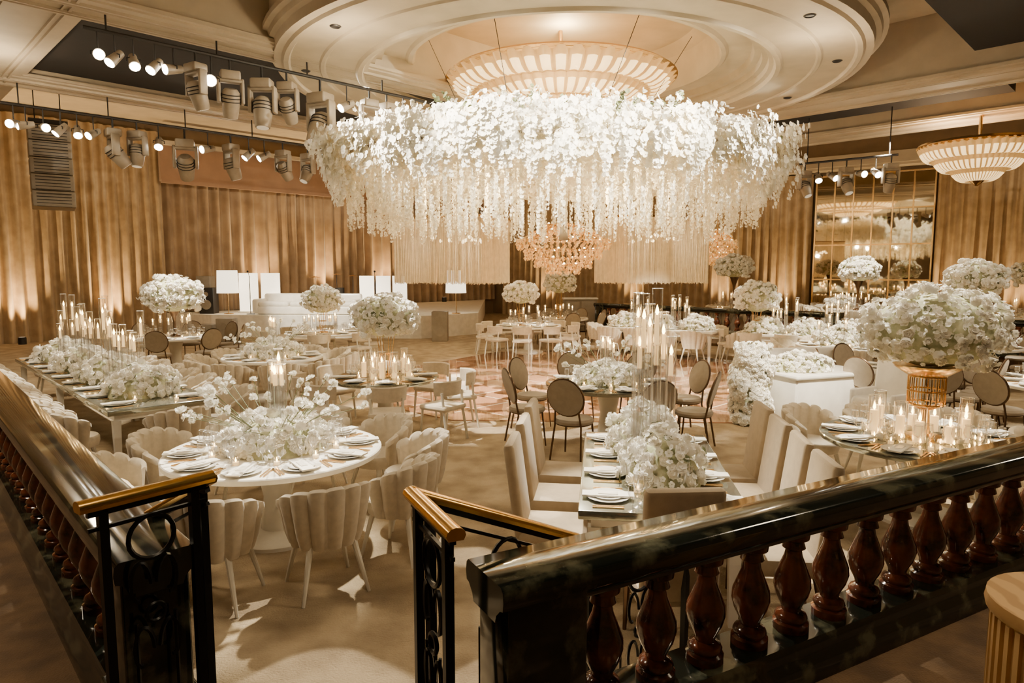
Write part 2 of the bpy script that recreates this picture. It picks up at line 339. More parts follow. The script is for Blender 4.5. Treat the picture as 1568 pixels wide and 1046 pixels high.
def handrail_panel(q,a,b,z0,drops=None):
    a=np.array(a,float);b=np.array(b,float); d=b-a; L=np.linalg.norm(d[:2]); dd=d/np.linalg.norm(d)
    hn=np.array([-d[1],d[0],0])/L
    vs=[]; e=a-dd*.03; g=b+dd*.03
    prof=[(-.034,0),(-.03,.014),(-.018,.024),(0,.028),(.018,.024),(.03,.014),(.034,0),(.026,-.016),(-.026,-.016)]
    for P in (e,g):
        for o,z in prof: vs.append(P+hn*o+np.array([0,0,z]))
    n=len(prof)
    q.add(vs,[(i,(i+1)%n,n+(i+1)%n,n+i) for i in range(n)]+[tuple(range(n))[::-1],tuple(range(n,2*n))],'brass')
    q.tube([a-[0,0,.03],b-[0,0,.03]],.016,4,'iron'); q.tube([a-[0,0,.09],b-[0,0,.09]],.010,4,'iron')
    for P in (a+dd*.05,b-dd*.05): q.box(((P[0]),(P[1]),(P[2]-.03+z0)/2),(.032,.032,P[2]-.03-z0),'iron',rz=math.atan2(d[1],d[0]))
    m=(a+b)/2; r=min(.085,L*.3)
    top=m[2]-.09
    q.ring((m[0],m[1],top-r),r,.010,hn); 
    for s in (-1,1):
        for zc in (top-2*r-.10,top-2*r-.36):
            pts=[]
            for i in range(14):
                t=i/13*1.5*pi; rr=.075*(1-.5*i/13)
                c=m+s*dd*[1,1,0]*.055; pts.append(c+dd*[1,1,0]*s*(-rr*math.cos(t))*.6+np.array([0,0,zc-c[2]+rr*math.sin(t)*1.5]))
            q.tube(pts,.009,4,'iron')
    q.ring((m[0],m[1],top-2*r-.22),.035,.009,hn)
    q.tube([(a[0],a[1],a[2]-.95),(b[0],b[1],b[2]-.95)],.012,4,'iron')
    for f in (.33,.67):
        P=a+d*f; q.tube([(P[0],P[1],P[2]-.95),(P[0],P[1],P[2]-.5)],.008,4,'iron')
q=MB()
handrail_panel(q,(-1.52,2.34,1.41),(-1.25,2.68,1.41),TZ)
handrail_panel(q,(-1.26,2.72,1.38),(-1.85,3.15,1.02),0)
q.obj('stair_handrail')
q=MB()
handrail_panel(q,(-.19,2.10,1.41),(-.37,2.47,1.41),TZ)
handrail_panel(q,(-.35,2.50,1.40),(.30,3.12,.98),0)
handrail_panel(q,(.34,3.14,.95),(1.0,3.62,.75),0)
q.obj('stair_handrail')
# ------------------------------------------------------------------ chairs (local: front +Y)
def barrel():
    q=MB(); nf=9; n=nf*6+1; A=math.radians(118); V=[]; 
    th=np.linspace(-A,A,n); f=np.abs(np.sin(np.linspace(0,1,n)*pi*nf))**.55
    zt=.79-.17*(np.abs(th)/A)**2.2+.022*f
    r=.270+.042*f
    rows=[(.80*r,np.full(n,.36)),(.90*r,np.full(n,.45)),(.99*r,np.full(n,.60)),(1.05*r,zt-.05),(1.04*r,zt-.012),(1.0*r-.02,zt),(.98*r-.045,zt-.012),(np.full(n,.225),zt-.06),(np.full(n,.215),np.full(n,.44))]
    for rr,zz in rows: V.append(np.stack([np.sin(th)*rr,-np.cos(th)*rr,zz],1))
    m=len(rows); F=[(j*n+i,(j+1)*n+i,(j+1)*n+i+1,j*n+i+1) for j in range(m-1) for i in range(n-1)]
    F+=[tuple(j*n for j in range(m)),tuple(j*n+n-1 for j in range(m))[::-1]]
    q.add(np.vstack(V),F,'fabric')
    q.lathe([(.20,.35),(.235,.36),(.245,.40),(.245,.45),(.23,.47),(.12,.482),(.01,.484)],28,(0,.02,0),'fabric')
    for sx in (-1,1):
        for sy in (-1,1): q.cyl((sx*.15,sy*.15,.38),(sx*.23,sy*.23,0),.024,.012,8,'white_leg')
    return q.mesh('barrel_chair_mesh')
def parsons():
    q=MB(); q.box((0,0,.42),(.46,.48,.12),'tan',bev=.03)
    q.box((0,-.26,.74),(.45,.075,.68),'tan',bev=.03,rx=.13)
    for sx in (-1,1):
        q.cyl((sx*.19,.19,.37),(sx*.20,.21,0),.022,.013,6,'bronze'); q.cyl((sx*.19,-.2,.37),(sx*.20,-.27,0),.022,.013,6,'bronze')
    return q.mesh('parsons_chair_mesh')
def roundback():
    q=MB(); q.lathe([(.21,.43),(.235,.44),(.24,.47),(.22,.495),(.01,.505)],22,(0,0,0),'taupe')
    n=24; V=[];
    for yo,s in ((-.02,.93),(-.022,1.0),(.012,1.0),(.022,.85)):
        for i in range(n):
            t=2*pi*i/n; V.append((math.cos(t)*.225*s,-.235+yo+ -.06*math.sin(t),.77+math.sin(t)*.22*s))
    F=[(j*n+i,j*n+(i+1)%n,(j+1)*n+(i+1)%n,(j+1)*n+i) for j in range(3) for i in range(n)]+[tuple(range(n))[::-1],tuple(range(3*n,4*n))]
    q.add(V,F,'taupe')
    q.tube([(math.cos(2*pi*i/24)*.232,-.237-.06*math.sin(2*pi*i/24),.77+math.sin(2*pi*i/24)*.228) for i in range(24)],.012,6,'bronze',closed=True)
    for sx in (-1,1):
        q.cyl((sx*.17,.15,.44),(sx*.20,.19,0),.013,.010,6,'bronze'); q.tube([(sx*.15,-.20,.60),(sx*.17,-.17,.42),(sx*.2,-.24,0)],.013,6,'bronze')
    q.ring((0,0,.43),.215,.011,(0,0,1),20,'bronze')
    return q.mesh('roundback_chair_mesh')
def cream():
    q=MB(); q.box((0,0,.445),(.46,.46,.075),'fabric',bev=.035)
    n=17; A=math.radians(72); V=[]
    th=np.linspace(-A,A,n)
    for rr,zz in ((.255,.62),(.265,.70),(.27,.80),(.255,.815),(.235,.80),(.235,.70),(.23,.62)): V.append(np.stack([np.sin(th)*rr,.02-np.cos(th)*rr,np.full(n,zz)],1))
    m=7; F=[(j*n+i,(j+1)*n+i,(j+1)*n+i+1,j*n+i+1) for j in range(m-1) for i in range(n-1)]+[((m-1)*n+i,i,i+1,(m-1)*n+i+1) for i in range(n-1)]+[tuple(j*n for j in range(m)),tuple(j*n+n-1 for j in range(m))[::-1]]
    q.add(np.vstack(V),F,'fabric')
    for sx in (-1,1):
        q.cyl((sx*.19,.19,.43),(sx*.21,.22,0),.020,.013,6,'white_leg'); q.tube([(sx*.2,-.16,.66),(sx*.19,-.18,.43),(sx*.21,-.25,0)],.018,6,'white_leg')
    return q.mesh('cream_chair_mesh')
CH={'barrel_dining_chair':barrel(),'high_back_dining_chair':parsons(),'round_back_dining_chair':roundback(),'curved_back_dining_chair':cream()}
def chair(kind,x,y,ang,z=0): return inst(kind,CH[kind],(x,y,z),ang+random.uniform(-.06,.06))
def ring_chairs(kind,cx,cy,r,n,ph=0,z=0,skip=()):
    for i in range(n):
        if i in skip: continue
        a=ph+2*pi*i/n; x=cx+r*math.cos(a); y=cy+r*math.sin(a); chair(kind,x,y,a+pi/2,z)
# ------------------------------------------------------------------ place settings
def setting(q,x,y,ang,z,card=True):
    c,s=math.cos(ang),math.sin(ang)
    def T(a,b): return (x+c*b+s*a, y+s*b-c*a)
    px,py=T(0,0)
    q.lathe([(.08,0),(.10,.006),(.145,.016),(.147,.019),(.10,.011),(.005,.010)],20,(px,py,z),'china')
    q.lathe([(.06,.012),(.10,.022),(.102,.024),(.06,.017),(.003,.016)],16,(px,py,z),'china')
    q.box((px,py,z+.026),(.10,.34,.012),'linen',rz=ang-pi/2)
    q.box((px,py,z+.034),(.05,.13,.003),'white',rz=ang-pi/2)
    for a in (-.19,-.165,.175,.20):
        u,v=T(a,0); q.box((u,v,z+.005),(.012,.20,.005),'gold',rz=ang-pi/2)
    for a,b,h,r in ((.15,.19,.22,.04),(.235,.15,.17,.034),(.07,.22,.19,.038)):
        u,v=T(a,b); q.lathe([(.034,0),(.005,.008),(.005,h*.45),(r*.7,h*.52),(r,h*.7),(r*.85,h)],10,(u,v,z),'glass',cap=False); q.ring((u,v,z+h),r*.85,.0016,k='china',n=10)
    u,v=T(-.13,.2); q.lathe([(.024,0),(.032,.02),(.03,.06)],9,(u,v,z),'glass',cap=False); q.lathe([(.024,.002),(.024,.025),(.003,.026)],8,(u,v,z),'wax'); q.lathe([(.002,.026),(.008,.038),(.001,.062)],5,(u,v,z),'flame')
def round_table(cx,cy,r,n,ph=0,top='linen',skirt=False,z=0,settings=True):
    q=MB()
    q.lathe([(r-.04,.70),(r-.005,.705),(r,.715),(r,.742),(r-.008,.75),(.01,.75)],64,(0,0,0),top)
    if skirt: q.lathe([(r-.02,.71),(r-.01,.6),(r+.0,.3),(r+.03,.005)],96,(0,0,0),top,rib=26,amp=.03,cap=False)
    else:
        q.lathe([(r*.45,0),(r*.45,.03),(r*.40,.05),(.14,.08),(.11,.35),(.16,.62),(r*.5,.69),(r*.5,.705)],28,(0,0,0),'white')
    q.obj('round_dining_table',(cx,cy,z))
    if settings:
        p=MB()
        for i in range(n):
            a=ph+2*pi*i/n; setting(p,(r-.19)*math.cos(a),(r-.19)*math.sin(a),a+pi,0)
        p.obj('place_settings',(cx,cy,z+.751))
def long_table(a,b,w,nside,top='mirror_top',kind=None,ends=(0,0),chair_off=.28,z=0):
    a=np.array(a,float);b=np.array(b,float);d=b-a;L=np.linalg.norm(d);ang=math.atan2(d[1],d[0]);m=(a+b)/2
    q=MB(); q.box((0,0,.72),(L,w,.06),top,bev=.008); q.box((0,0,.655),(L-.16,w-.16,.07),'white')
    for sx in (-1,1):
        for sy in (-1,1): q.box((sx*(L/2-.1),sy*(w/2-.1),.31),(.08,.08,.62),'white',taper=.7)
    if L>3.5:
        for sy in (-1,1): q.box((0,sy*(w/2-.1),.31),(.08,.08,.62),'white',taper=.7)
    q.obj('long_dining_table',(m[0],m[1],z),ang)
    p=MB(); dd=d/L; nn=np.array([-dd[1],dd[0]])
    for sgn in (-1,1):
        for i in range(nside):
            t=-L/2+(i+.5)*L/nside
            setting(p,t,sgn*(w/2-.19),-sgn*pi/2,0)
            if kind:
                P=m+dd*t+nn*sgn*(w/2+chair_off); chair(kind,P[0],P[1],ang+(pi if sgn>0 else 0),z)
    p.obj('place_settings',(m[0],m[1],z+.751),ang)
    if kind:
        if ends[0]: P=a-dd*(chair_off+.08); chair(kind,P[0],P[1],ang-pi/2,z)
        if ends[1]: P=b+dd*(chair_off+.08); chair(kind,P[0],P[1],ang+pi/2,z)
    return m,dd,nn,L
# ------------------------------------------------------------------ florals
def dome_points(n,rx,ry,rz,lower=-.35):
    d=rng.normal(size=(n*4,3)); d/=np.linalg.norm(d,axis=1)[:,None]; d=d[d[:,2]>lower][:n]
    lump=1+.10*np.sin(d[:,0]*7+1)*np.sin(d[:,1]*6)+.07*np.sin(d[:,2]*9+d[:,0]*4)+rng.uniform(-.05,.06,len(d))
    return d*np.array([rx,ry,rz])*lump[:,None], d/np.array([rx,ry,rz])*min(rx,ry,rz)+rng.normal(size=d.shape)*.18
def cover(q,rx,ry,rz,lower,size,dens=1.0,flat=False,rose=.75):
    area_=2*pi*rx*max(ry,rz)*(1-lower)
    n=int(area_/(size*size)*1.35*dens)
    p,no=dome_points(n,rx,ry,rz,lower)
    if flat: p[:,2]=np.abs(p[:,2])+.02
    h=int(len(p)*rose); q.roses(p[:h],no[:h],rng.uniform(.7,1.15,h)*size)
    m=int(n*1.6); p,no=dome_points(m,rx*1.03,ry*1.03,rz*1.03,lower)
    if flat: p[:,2]=np.abs(p[:,2])+.02
    q.blooms(p,no+rng.normal(size=no.shape)*.3,rng.uniform(.45,.72,len(p))*size,'petal'); 
    q.blooms(p[:16],no[:16],size*.8,'leaf')
def mk_ball(rx,ry,rz,size,lower=-.7,rose=.75):
    q=MB(); q.sphere((0,0,0),1,'core',20,10,(rx*.9,ry*.9,rz*.9)); cover(q,rx,ry,rz,lower,size,rose=rose); return q
def low_center(cx,cy,rx,ry,h,n,size,z=.751,sprays=0,rz=0,name='floral_centerpiece'):
    q=MB(); q.sphere((0,0,0),1,'core',20,8,(rx*.9,ry*.9,h*.9)); q.v[-1][:,2]=np.maximum(q.v[-1][:,2],0)
    cover(q,rx,ry,h,0.0,size*.8,flat=True)
    for i in range(sprays):
        a=2*pi*i/sprays+random.uniform(-.15,.15); L=random.uniform(.20,.62); up=random.uniform(.28,.62)*(1-.45*L); pts=[]
        for t in np.linspace(0,1,6): pts.append((math.cos(a)*(rx*.35+L*t),math.sin(a)*(ry*.35+L*t),h*.5+up*t-.05*t*t))
        q.tube(pts,.003,4,'leaf')
        P=np.array([pts[5],tuple(np.array(pts[-1])+rng.normal(0,.022,3)),tuple((np.array(pts[4])+np.array(pts[5]))/2+rng.normal(0,.01,3))]); q.blooms(P,rng.normal(size=P.shape)*.4+[0,-.6,.5],[.08,.065,.05],'petal',True)
    return q.obj(name,(cx,cy,z),rz,ang=70)
BALLS=[mk_ball(.48,.48,.33,.11).mesh('ball_a',ang=70),mk_ball(.46,.46,.35,.10).mesh('ball_b',ang=70)]
def tall(cx,cy,z0,zb,rad,stand='gold',big=False):
    q=MB(); h=zb-z0-rad*.45
    if stand=='gold':
        q.lathe([(.13,0),(.12,.02),(.03,.03)],20,(0,0,0),'gold')
        for i in range(6):
            a=i*pi/3; q.cyl((.05*math.cos(a),.05*math.sin(a),.02),(.13*math.cos(a),.13*math.sin(a),h),.006,k='gold',n=5)
        q.ring((0,0,h*.5),.09,.006,k='gold'); q.ring((0,0,h),.13,.008,k='gold'); q.lathe([(.12,h-.01),(.14,h),(.16,h+.08)],16,(0,0,0),'gold')
    else:
        q.lathe([(.12,0),(.11,.03),(.035,.07),(.03,h*.5),(.05,h*.7),(.13,h*.92),(.15,h)],20,(0,0,0),stand)
    q.obj('tall_floral_stand',(cx,cy,z0))
    s=rad/.5; inst('floral_ball_arrangement',random.choice(BALLS),(cx,cy,zb),random.uniform(0,6),sc=s)
def candles(cx,cy,n,rad,hmin,hmax,z=.751,r=.04,name='glass_cylinder_candles',pillar=False):
    q=MB()
    for i in range(n):
        a=2*pi*i/n+random.uniform(-.3,.3); rr=rad*random.uniform(.5,1); x,y=rr*math.cos(a),rr*math.sin(a); h=random.uniform(hmin,hmax)
        if pillar:
            q.lathe([(.03,0),(.03,.01),(.055,.015),(.055,h)],14,(x,y,0),'glass',cap=False); q.ring((x,y,h),.055,.002,k='china',n=12); q.lathe([(.036,.012),(.036,h*.62),(.01,h*.63)],12,(x,y,0),'wax'); zt=h*.63
        else:
            q.lathe([(.05,0),(.05,.012),(r,.02),(r,h)],14,(x,y,0),'glass',cap=False); q.ring((x,y,h),r,.0025,k='china',n=12)
            q.cyl((x,y,.01),(x,y,h*.66),.006,k='glass',n=6,cap=False); q.cyl((x,y,h*.66),(x,y,h*.84),.018,.017,8,'wax'); q.lathe([(.01,h*.65),(r*.9,h*.655),(.01,h*.66)],10,(x,y,0),'glass',cap=False); zt=h*.84
        q.lathe([(.004,0),(.015,.018),(.011,.042),(.001,.075)],6,(x,y,zt),'flame')
    return q.obj(name,(cx,cy,z))
T1=(-2.0,5.6); round_table(*T1,.88,10,.3)
ring_chairs('barrel_dining_chair',*T1,1.17,10,.3)
low_center(*T1,.44,.40,.28,420,.11,sprays=40); candles(T1[0]+.02,T1[1]+.05,4,.07,.5,.66,z=.95)
T2=(-1.8,9.5); round_table(*T2,.76,8,.2,top='mirror_top')
ring_chairs('curved_back_dining_chair',*T2,1.05,8,.2)
tall(T2[0],T2[1]+.1,.751,1.58,.46); candles(T2[0],T2[1],9,.36,.25,.42,pillar=True)
T3=(-4.2,11.8); round_table(*T3,.85,10,.1); ring_chairs('barrel_dining_chair',*T3,1.15,10,.1)
low_center(*T3,.48,.44,.26,300,.12,sprays=26); candles(*T3,3,.07,.5,.62,z=.93)
m,dd,nn,L=long_table((-3.9,7.5),(-8.1,11.9),1.15,9,kind='barrel_dining_chair',ends=(1,1))
for i,t in enumerate((-2.2,-.7,.75,2.1)):
    P=m+dd*t; low_center(P[0],P[1],.42,.36,.32,260,.12,rz=.8)
for t in (-1.45,.02,1.42):
    P=m+dd*t; candles(P[0],P[1],8,.24,.65,1.15)
m,dd,nn,L=long_table((.95,4.05),(1.22,6.15),1.08,4,kind=None)
for i in range(4):
    for sgn in (-1,1):
        if sgn>0 and i==3: continue
        t=(-.80+i*.56) if sgn<0 else (-.55+i*.66)
        P=m+dd*t+nn*sgn*(.54+.18); chair('high_back_dining_chair',P[0],P[1],math.atan2(dd[1],dd[0])+(pi if sgn>0 else 0))
chair('high_back_dining_chair',.92,3.86,0)
P=m-dd*.40; low_center(P[0]+.04,P[1],.29,.34,.34,280,.11)
P=m+dd*.38; low_center(P[0]-.06,P[1],.27,.34,.38,240,.11)
P=m+dd*.02; candles(P[0]-.02,P[1],8,.16,.85,1.22,z=.9); 
T6=(1.3,9.0); round_table(*T6,.85,8,.2,top='mirror_top'); ring_chairs('round_back_dining_chair',*T6,1.15,8,.28)
low_center(*T6,.45,.4,.24,260,.12,sprays=28); candles(*T6,4,.10,.35,.5,z=.92)
T7=(3.72,6.0); round_table(*T7,.86,10,.15,top='mirror_top'); ring_chairs('barrel_dining_chair',*T7,1.17,10,.15,skip=(6,7,8))
q=MB()
q.lathe([(.15,0),(.15,.02),(.05,.04),(.035,.26),(.05,.27)],24,(0,0,0),'gold')
for i in range(20):
    a=i*pi/10; q.tube([(.05*math.cos(a),.05*math.sin(a),.26),(.15*math.cos(a),.15*math.sin(a),.31),(.15*math.cos(a),.15*math.sin(a),.56)],.006,4,'gold')
for z_ in (.31,.43,.56): q.ring((0,0,z_),.15,.008,k='gold',n=28)
q.lathe([(.15,.56),(.27,.64),(.28,.66),(.01,.64)],24,(0,0,0),'gold'); q.obj('gold_floral_stand',(*T7,.751))
mk_ball(.56,.54,.36,.085,lower=-.75,rose=.35).obj('large_floral_arrangement',(T7[0]+.04,T7[1],1.72),ang=70)
candles(*T7,9,.42,.24,.36,pillar=True)
q=MB()
for i in range(46):
    a=random.uniform(0,6.28); rr=random.uniform(.2,.5); x,y=rr*math.cos(a),rr*math.sin(a)
    if i%3: q.lathe([(.022,0),(.028,.02),(.022,.045)],8,(x,y,0),'glass',cap=False); q.lathe([(.002,.01),(.009,.022),(.001,.05)],5,(x,y,0),'flame')
    else: q.roses([(x,y,.02)],[(0,0,1)],[.08])
q.obj('votive_candles',(*T7,.752))
q=MB()
q.box((0,0,.72),(1.5,.80,.07),'white',bev=.03); q.box((0,-.34,.35),(1.42,.06,.70),'white',bev=.02)
for s in (-1,1): q.box((s*.70,0,.35),(.06,.72,.70),'white',bev=.02)
q.obj('sweetheart_table',(4.6,10.1,0),.35)
q=MB(); p=[];no=[]
for i in range(1300):
    t=random.random(); a=random.uniform(-pi,pi); rr=.28*(1-.35*abs(t-.35))*(1+.12*math.sin(t*14+a*2)); p.append((rr*math.cos(a)-.05*math.sin(t*3),rr*math.sin(a),.03+t*1.14)); no.append((math.cos(a),math.sin(a),.4))
q.lathe([(.22,0),(.25,.4),(.21,.8),(.1,1.08)],16,(0,0,0),'core')
p=np.array(p);no=np.array(no)+rng.normal(size=(1300,3))*.2
q.roses(p[:420],no[:420],rng.uniform(.07,.11,420)); q.blooms(p[420:],no[420:],rng.uniform(.06,.10,880),'petal',True)
q.obj('floral_cascade',(3.55,9.85,0),ang=70)
low_center(4.3,10.05,.5,.25,.24,160,.11,z=.757)
q=MB(); q.box((0,0,.30),(1.6,.7,.28),'white',bev=.06); q.box((0,.36,.55),(1.7,.16,.75),'white',bev=.06)
for s in (-1,1): q.box((s*.83,0,.42),(.14,.75,.5),'white',bev=.05)
for sx in (-1,1):
    for sy in (-1,1): q.cyl((sx*.7,sy*.28,.2),(sx*.7,sy*.28,0),.025,k='gold')
q.obj('white_loveseat',(5.1,11.3,0),.2)
q=MB(); q.box((0,0,.42),(.60,.55,.30),'white',bev=.06); q.box((0,.28,.62),(.62,.11,.85),'white',bev=.05,rx=-.08)
for s in (-1,1): q.box((s*.29,0,.45),(.08,.5,.42),'white',bev=.03)
for sx in (-1,1):
    for sy in (-1,1): q.cyl((sx*.22,sy*.2,.3),(sx*.23,sy*.22,0),.02,k='white_leg')
q.obj('white_armchair',(4.95,8.9,0),-1.1)
T9=(6.1,10.4); round_table(*T9,.6,6,.1,skirt=True); low_center(*T9,.30,.28,.22,140,.10); candles(*T9,3,.4,.3,.45,pillar=True)
ring_chairs('round_back_dining_chair',*T9,.98,7,.1)
T9b=(7.4,8.9); round_table(*T9b,.85,8,.3,top='linen'); ring_chairs('round_back_dining_chair',*T9b,1.15,8,.3); candles(*T9b,8,.35,.3,.6,pillar=True)
low_center(*T9b,.4,.4,.25,160,.12)
T10=(6.7,13.6); round_table(*T10,.9,8,.0); ring_chairs('barrel_dining_chair',*T10,1.2,9,.2); low_center(*T10,.55,.5,.34,280,.12,sprays=6); candles(*T10,6,.6,.4,.6)
T11=(9.2,13.5); round_table(*T11,.9,8,.0); ring_chairs('round_back_dining_chair',*T11,1.2,8,.2); tall(*T11,.751,2.08,.52); candles(*T11,8,.5,.3,.5)
for (a,b) in (((2.7,18.6),(5.2,16.9)),((5.7,16.6),(8.3,14.9))):
    m,dd,nn,L=long_table(a,b,1.1,4,top='linen',kind='barrel_dining_chair' if a[0]<5 else 'curved_back_dining_chair',ends=(1,1))
    for t in (-1.05,-.1,.95): P=m+dd*t; low_center(P[0],P[1],.45,.4,.32,190,.13,rz=random.random())
    for t in (-.6,.5): P=m+dd*t; candles(P[0],P[1],7,.3,.5,.95)
tall(5.9,16.3,.751,1.58,.52)
TB=(.45,18.5); round_table(*TB,.9,10,.0); ring_chairs('curved_back_dining_chair',*TB,1.2,10,.16); tall(TB[0]-.2,TB[1],.751,1.62,.46); candles(*TB,8,.5,.3,.55)
TB2=(1.5,21.3); round_table(*TB2,.9,8,.0); ring_chairs('round_back_dining_chair',*TB2,1.2,8,.2); tall(*TB2,.751,1.85,.5); candles(*TB2,7,.5,.3,.5)
TL=(-7.7,15.4); round_table(*TL,.9,8,.2); ring_chairs('round_back_dining_chair',*TL,1.2,8,.2); tall(*TL,.751,1.68,.62,'bronze'); candles(*TL,8,.5,.3,.55)
TM=(-4.6,16.4); round_table(*TM,.9,8,.2); ring_chairs('curved_back_dining_chair',*TM,1.2,8,.2); tall(*TM,.751,1.52,.47); candles(*TM,8,.5,.3,.5)
for (x,y,zb) in ((7.0,21.4,2.35),(10.4,20.4,2.25),(13.6,17.6,2.15),(11.2,23,0)):
    round_table(x,y,.85,8,0,z=TZ); ring_chairs('barrel_dining_chair',x,y,1.15,8,.2,z=TZ)
    if zb: tall(x,y,TZ+.751,zb,.55,'bronze')
    else: low_center(x,y,.5,.5,.3,160,.13,z=TZ+.751)
    candles(x,y,8,.5,.3,.6,z=TZ+.751)
# ------------------------------------------------------------------ floral chandelier
FX,FY=.75,13.3
def floral_chandelier():
    q=MB(); RX,RY=4.15,3.2
    def top(r): return 5.08-.62*r*r
    for rr,z in ((.94,4.3),(.7,4.55),(.4,4.75)):
        q.tube([(RX*rr*math.cos(t),RY*rr*math.sin(t),z) for t in np.linspace(0,2*pi,48,endpoint=False)],.025,6,'fixture',closed=True)
    for a in range(8):
        t=a*pi/4; q.tube([(0,0,4.9),(RX*.5*math.cos(t),RY*.5*math.sin(t),4.7),(RX*.94*math.cos(t),RY*.94*math.sin(t),4.3)],.02,5,'fixture')
    for a in range(6):
        t=a*pi/3; q.cyl((1.5*math.cos(t),1.5*math.sin(t),4.8),(2.65*math.cos(t)+.2,.8+2.65*math.sin(t),6.9),.006,k='iron',n=4)
    # floor projector hung inside the flowers
    q.cyl((.2,-.7,4.8),(.2,-.7,3.0),.015,k='fixture',n=6); q.cyl((.2,-.7,3.05),(.2,-.7,2.80),.07,.085,14,'fixture')
    def wobf(a): return 1+.05*np.sin(a*9)+.04*np.sin(a*17+2)
    n=9500; a=rng.uniform(0,2*pi,n); r=np.sqrt(rng.uniform(0,1,n)); wob=wobf(a)
    x=RX*r*wob*np.cos(a); y=RY*r*wob*np.sin(a); z=top(r)+rng.normal(0,.10,n)+.10*np.sin(x*2.3)*np.sin(y*2.9)
    q.blooms(np.stack([x,y,z],1),np.stack([x*.12,y*.12,np.full(n,.6)],1)+rng.normal(size=(n,3))*.4,rng.uniform(.085,.14,n),'petal')
    P=[];NO=[];SZ=[]
    for i in range(560):
        a=random.uniform(0,2*pi); w=float(wobf(np.array(a))); z=random.uniform(4.02,4.72); rr=(1.0+random.uniform(-.04,.06))*w
        L=random.uniform(.22,.46); zb=max(3.66,z-L)
        if abs(math.sin(a))<.5 : zb=max(3.2,z-L*1.8)
        zz=z
        while zz>zb:
            t=(z-zz)/(z-zb+.01); sp=.08*(1-.7*t)
            for _ in range(3):
                w2=random.uniform(0,2*pi); ox,oy=sp*math.cos(w2),sp*math.sin(w2)
                P.append((RX*rr*math.cos(a)*(1-.05*t)+ox,RY*rr*math.sin(a)*(1-.05*t)+oy,zz)); NO.append((math.cos(a)+.6*math.cos(w2),math.sin(a)+.6*math.sin(w2),.15)); SZ.append(random.uniform(.085,.125)*(1-.35*t))
            zz-=.062
    q.blooms(np.array(P),np.array(NO),SZ,'petal')
    n=5500; a=rng.uniform(0,2*pi,n); z=rng.uniform(3.95,4.6,n); rr=(.95*wobf(a)+rng.normal(0,.02,n)); x=RX*rr*np.cos(a); y=RY*rr*np.sin(a)
    q.blooms(np.stack([x,y,z],1),np.stack([np.cos(a),np.sin(a),np.full(n,.1)],1)+rng.normal(size=(n,3))*.3,rng.uniform(.09,.14,n),'petal_warm')
    n=4500; a=rng.uniform(0,2*pi,n); r=np.sqrt(rng.uniform(0,.93,n)); x=RX*r*np.cos(a); y=RY*r*np.sin(a); z=4.10+rng.normal(0,.12,n)
    q.blooms(np.stack([x,y,z],1),np.stack([x*0,y*0,np.full(n,-1.)],1)+rng.normal(size=(n,3))*.5,rng.uniform(.10,.15,n),'petal_warm')
    P=[];SZ=[];NO=[]
    rings=[(.93,92,3.02),(.84,80,2.88),(.74,60,2.82),(.60,44,2.84),(.45,30,2.86),(.25,14,2.95)]
    for r,k,zl in rings:
        for i in range(k):
            a=2*pi*(i+random.uniform(-.2,.2))/k; l=zl+random.choice((0,0,.10,.32))+random.uniform(-.08,.12); z=4.05; x,y=RX*r*math.cos(a),RY*r*math.sin(a)
            while z>l:
                for _ in range(3):
                    w=random.uniform(0,2*pi); P.append((x+.022*math.cos(w),y+.022*math.sin(w),z+random.uniform(-.02,.02))); NO.append((math.cos(w),math.sin(w),-.2)); SZ.append(random.uniform(.045,.065)*(1 if z-l>.15 else .7))
                z-=.055
    q.blooms(np.array(P),np.array(NO),SZ,'petal_warm')
    for i in range(150):
        a=random.uniform(0,2*pi); r=random.uniform(.2,1.0); b=np.array([RX*r*math.cos(a),RY*r*math.sin(a),top(r)]); d=np.array([math.cos(a)*.3*r,math.sin(a)*.25*r,random.uniform(.18,.45)])
        pts=[b+d*t+np.array([0,0,-.1*t*t]) for t in np.linspace(0,1,5)]
        q.tube(pts,.005,3,'leaf'); PP=np.array([pts[j]+rng.normal(0,.03,3) for j in range(1,5) for _ in range(3)]); q.blooms(PP,rng.normal(size=PP.shape),.08,'leaf' if i%3==0 else 'petal')
    return q.obj('floral_chandelier',(FX,FY,0),ang=180)
floral_chandelier()
def amber(x,y,R0,z0,z1):
    q=MB(); H=z1-z0
    for lv,(rr,zz) in enumerate(((1.0,.62),(.82,.40),(.6,.22),(.35,.08),(.7,.8),(.4,.95))):
        k=int(40*rr)+6
        q.ring((0,0,z0+H*zz),R0*rr*.95,.012,k='gold',n=24)
        for i in range(k):
            a=2*pi*i/k; 
            for d in range(3):
                c=(R0*rr*math.cos(a)+random.uniform(-.04,.04),R0*rr*math.sin(a)+random.uniform(-.04,.04),z0+H*zz-d*.09-random.uniform(0,.05))
                q.lathe([(.003,-.06),(.045,0),(.003,.06)],4,c,'amber',cap=False)
        for i in range(max(4,k//5)):
            a=2*pi*i/max(4,k//5); q.sphere((R0*rr*.8*math.cos(a),R0*rr*.8*math.sin(a),z0+H*zz+.03),.03,'bulb',6,4)
    for i in range(8):
        a=i*pi/4; q.tube([(0,0,z1),(R0*.5*math.cos(a),R0*.5*math.sin(a),z0+H*.85),(R0*.95*math.cos(a),R0*.95*math.sin(a),z0+H*.62)],.015,4,'gold')
    q.cyl((0,0,z0),(0,0,7.3),.02,k='gold',n=6)
    q.obj('amber_crystal_chandelier',(x,y,0))
amber(1.35,18.0,1.2,2.3,3.5); amber(7.3,24.3,.65,2.6,3.7)
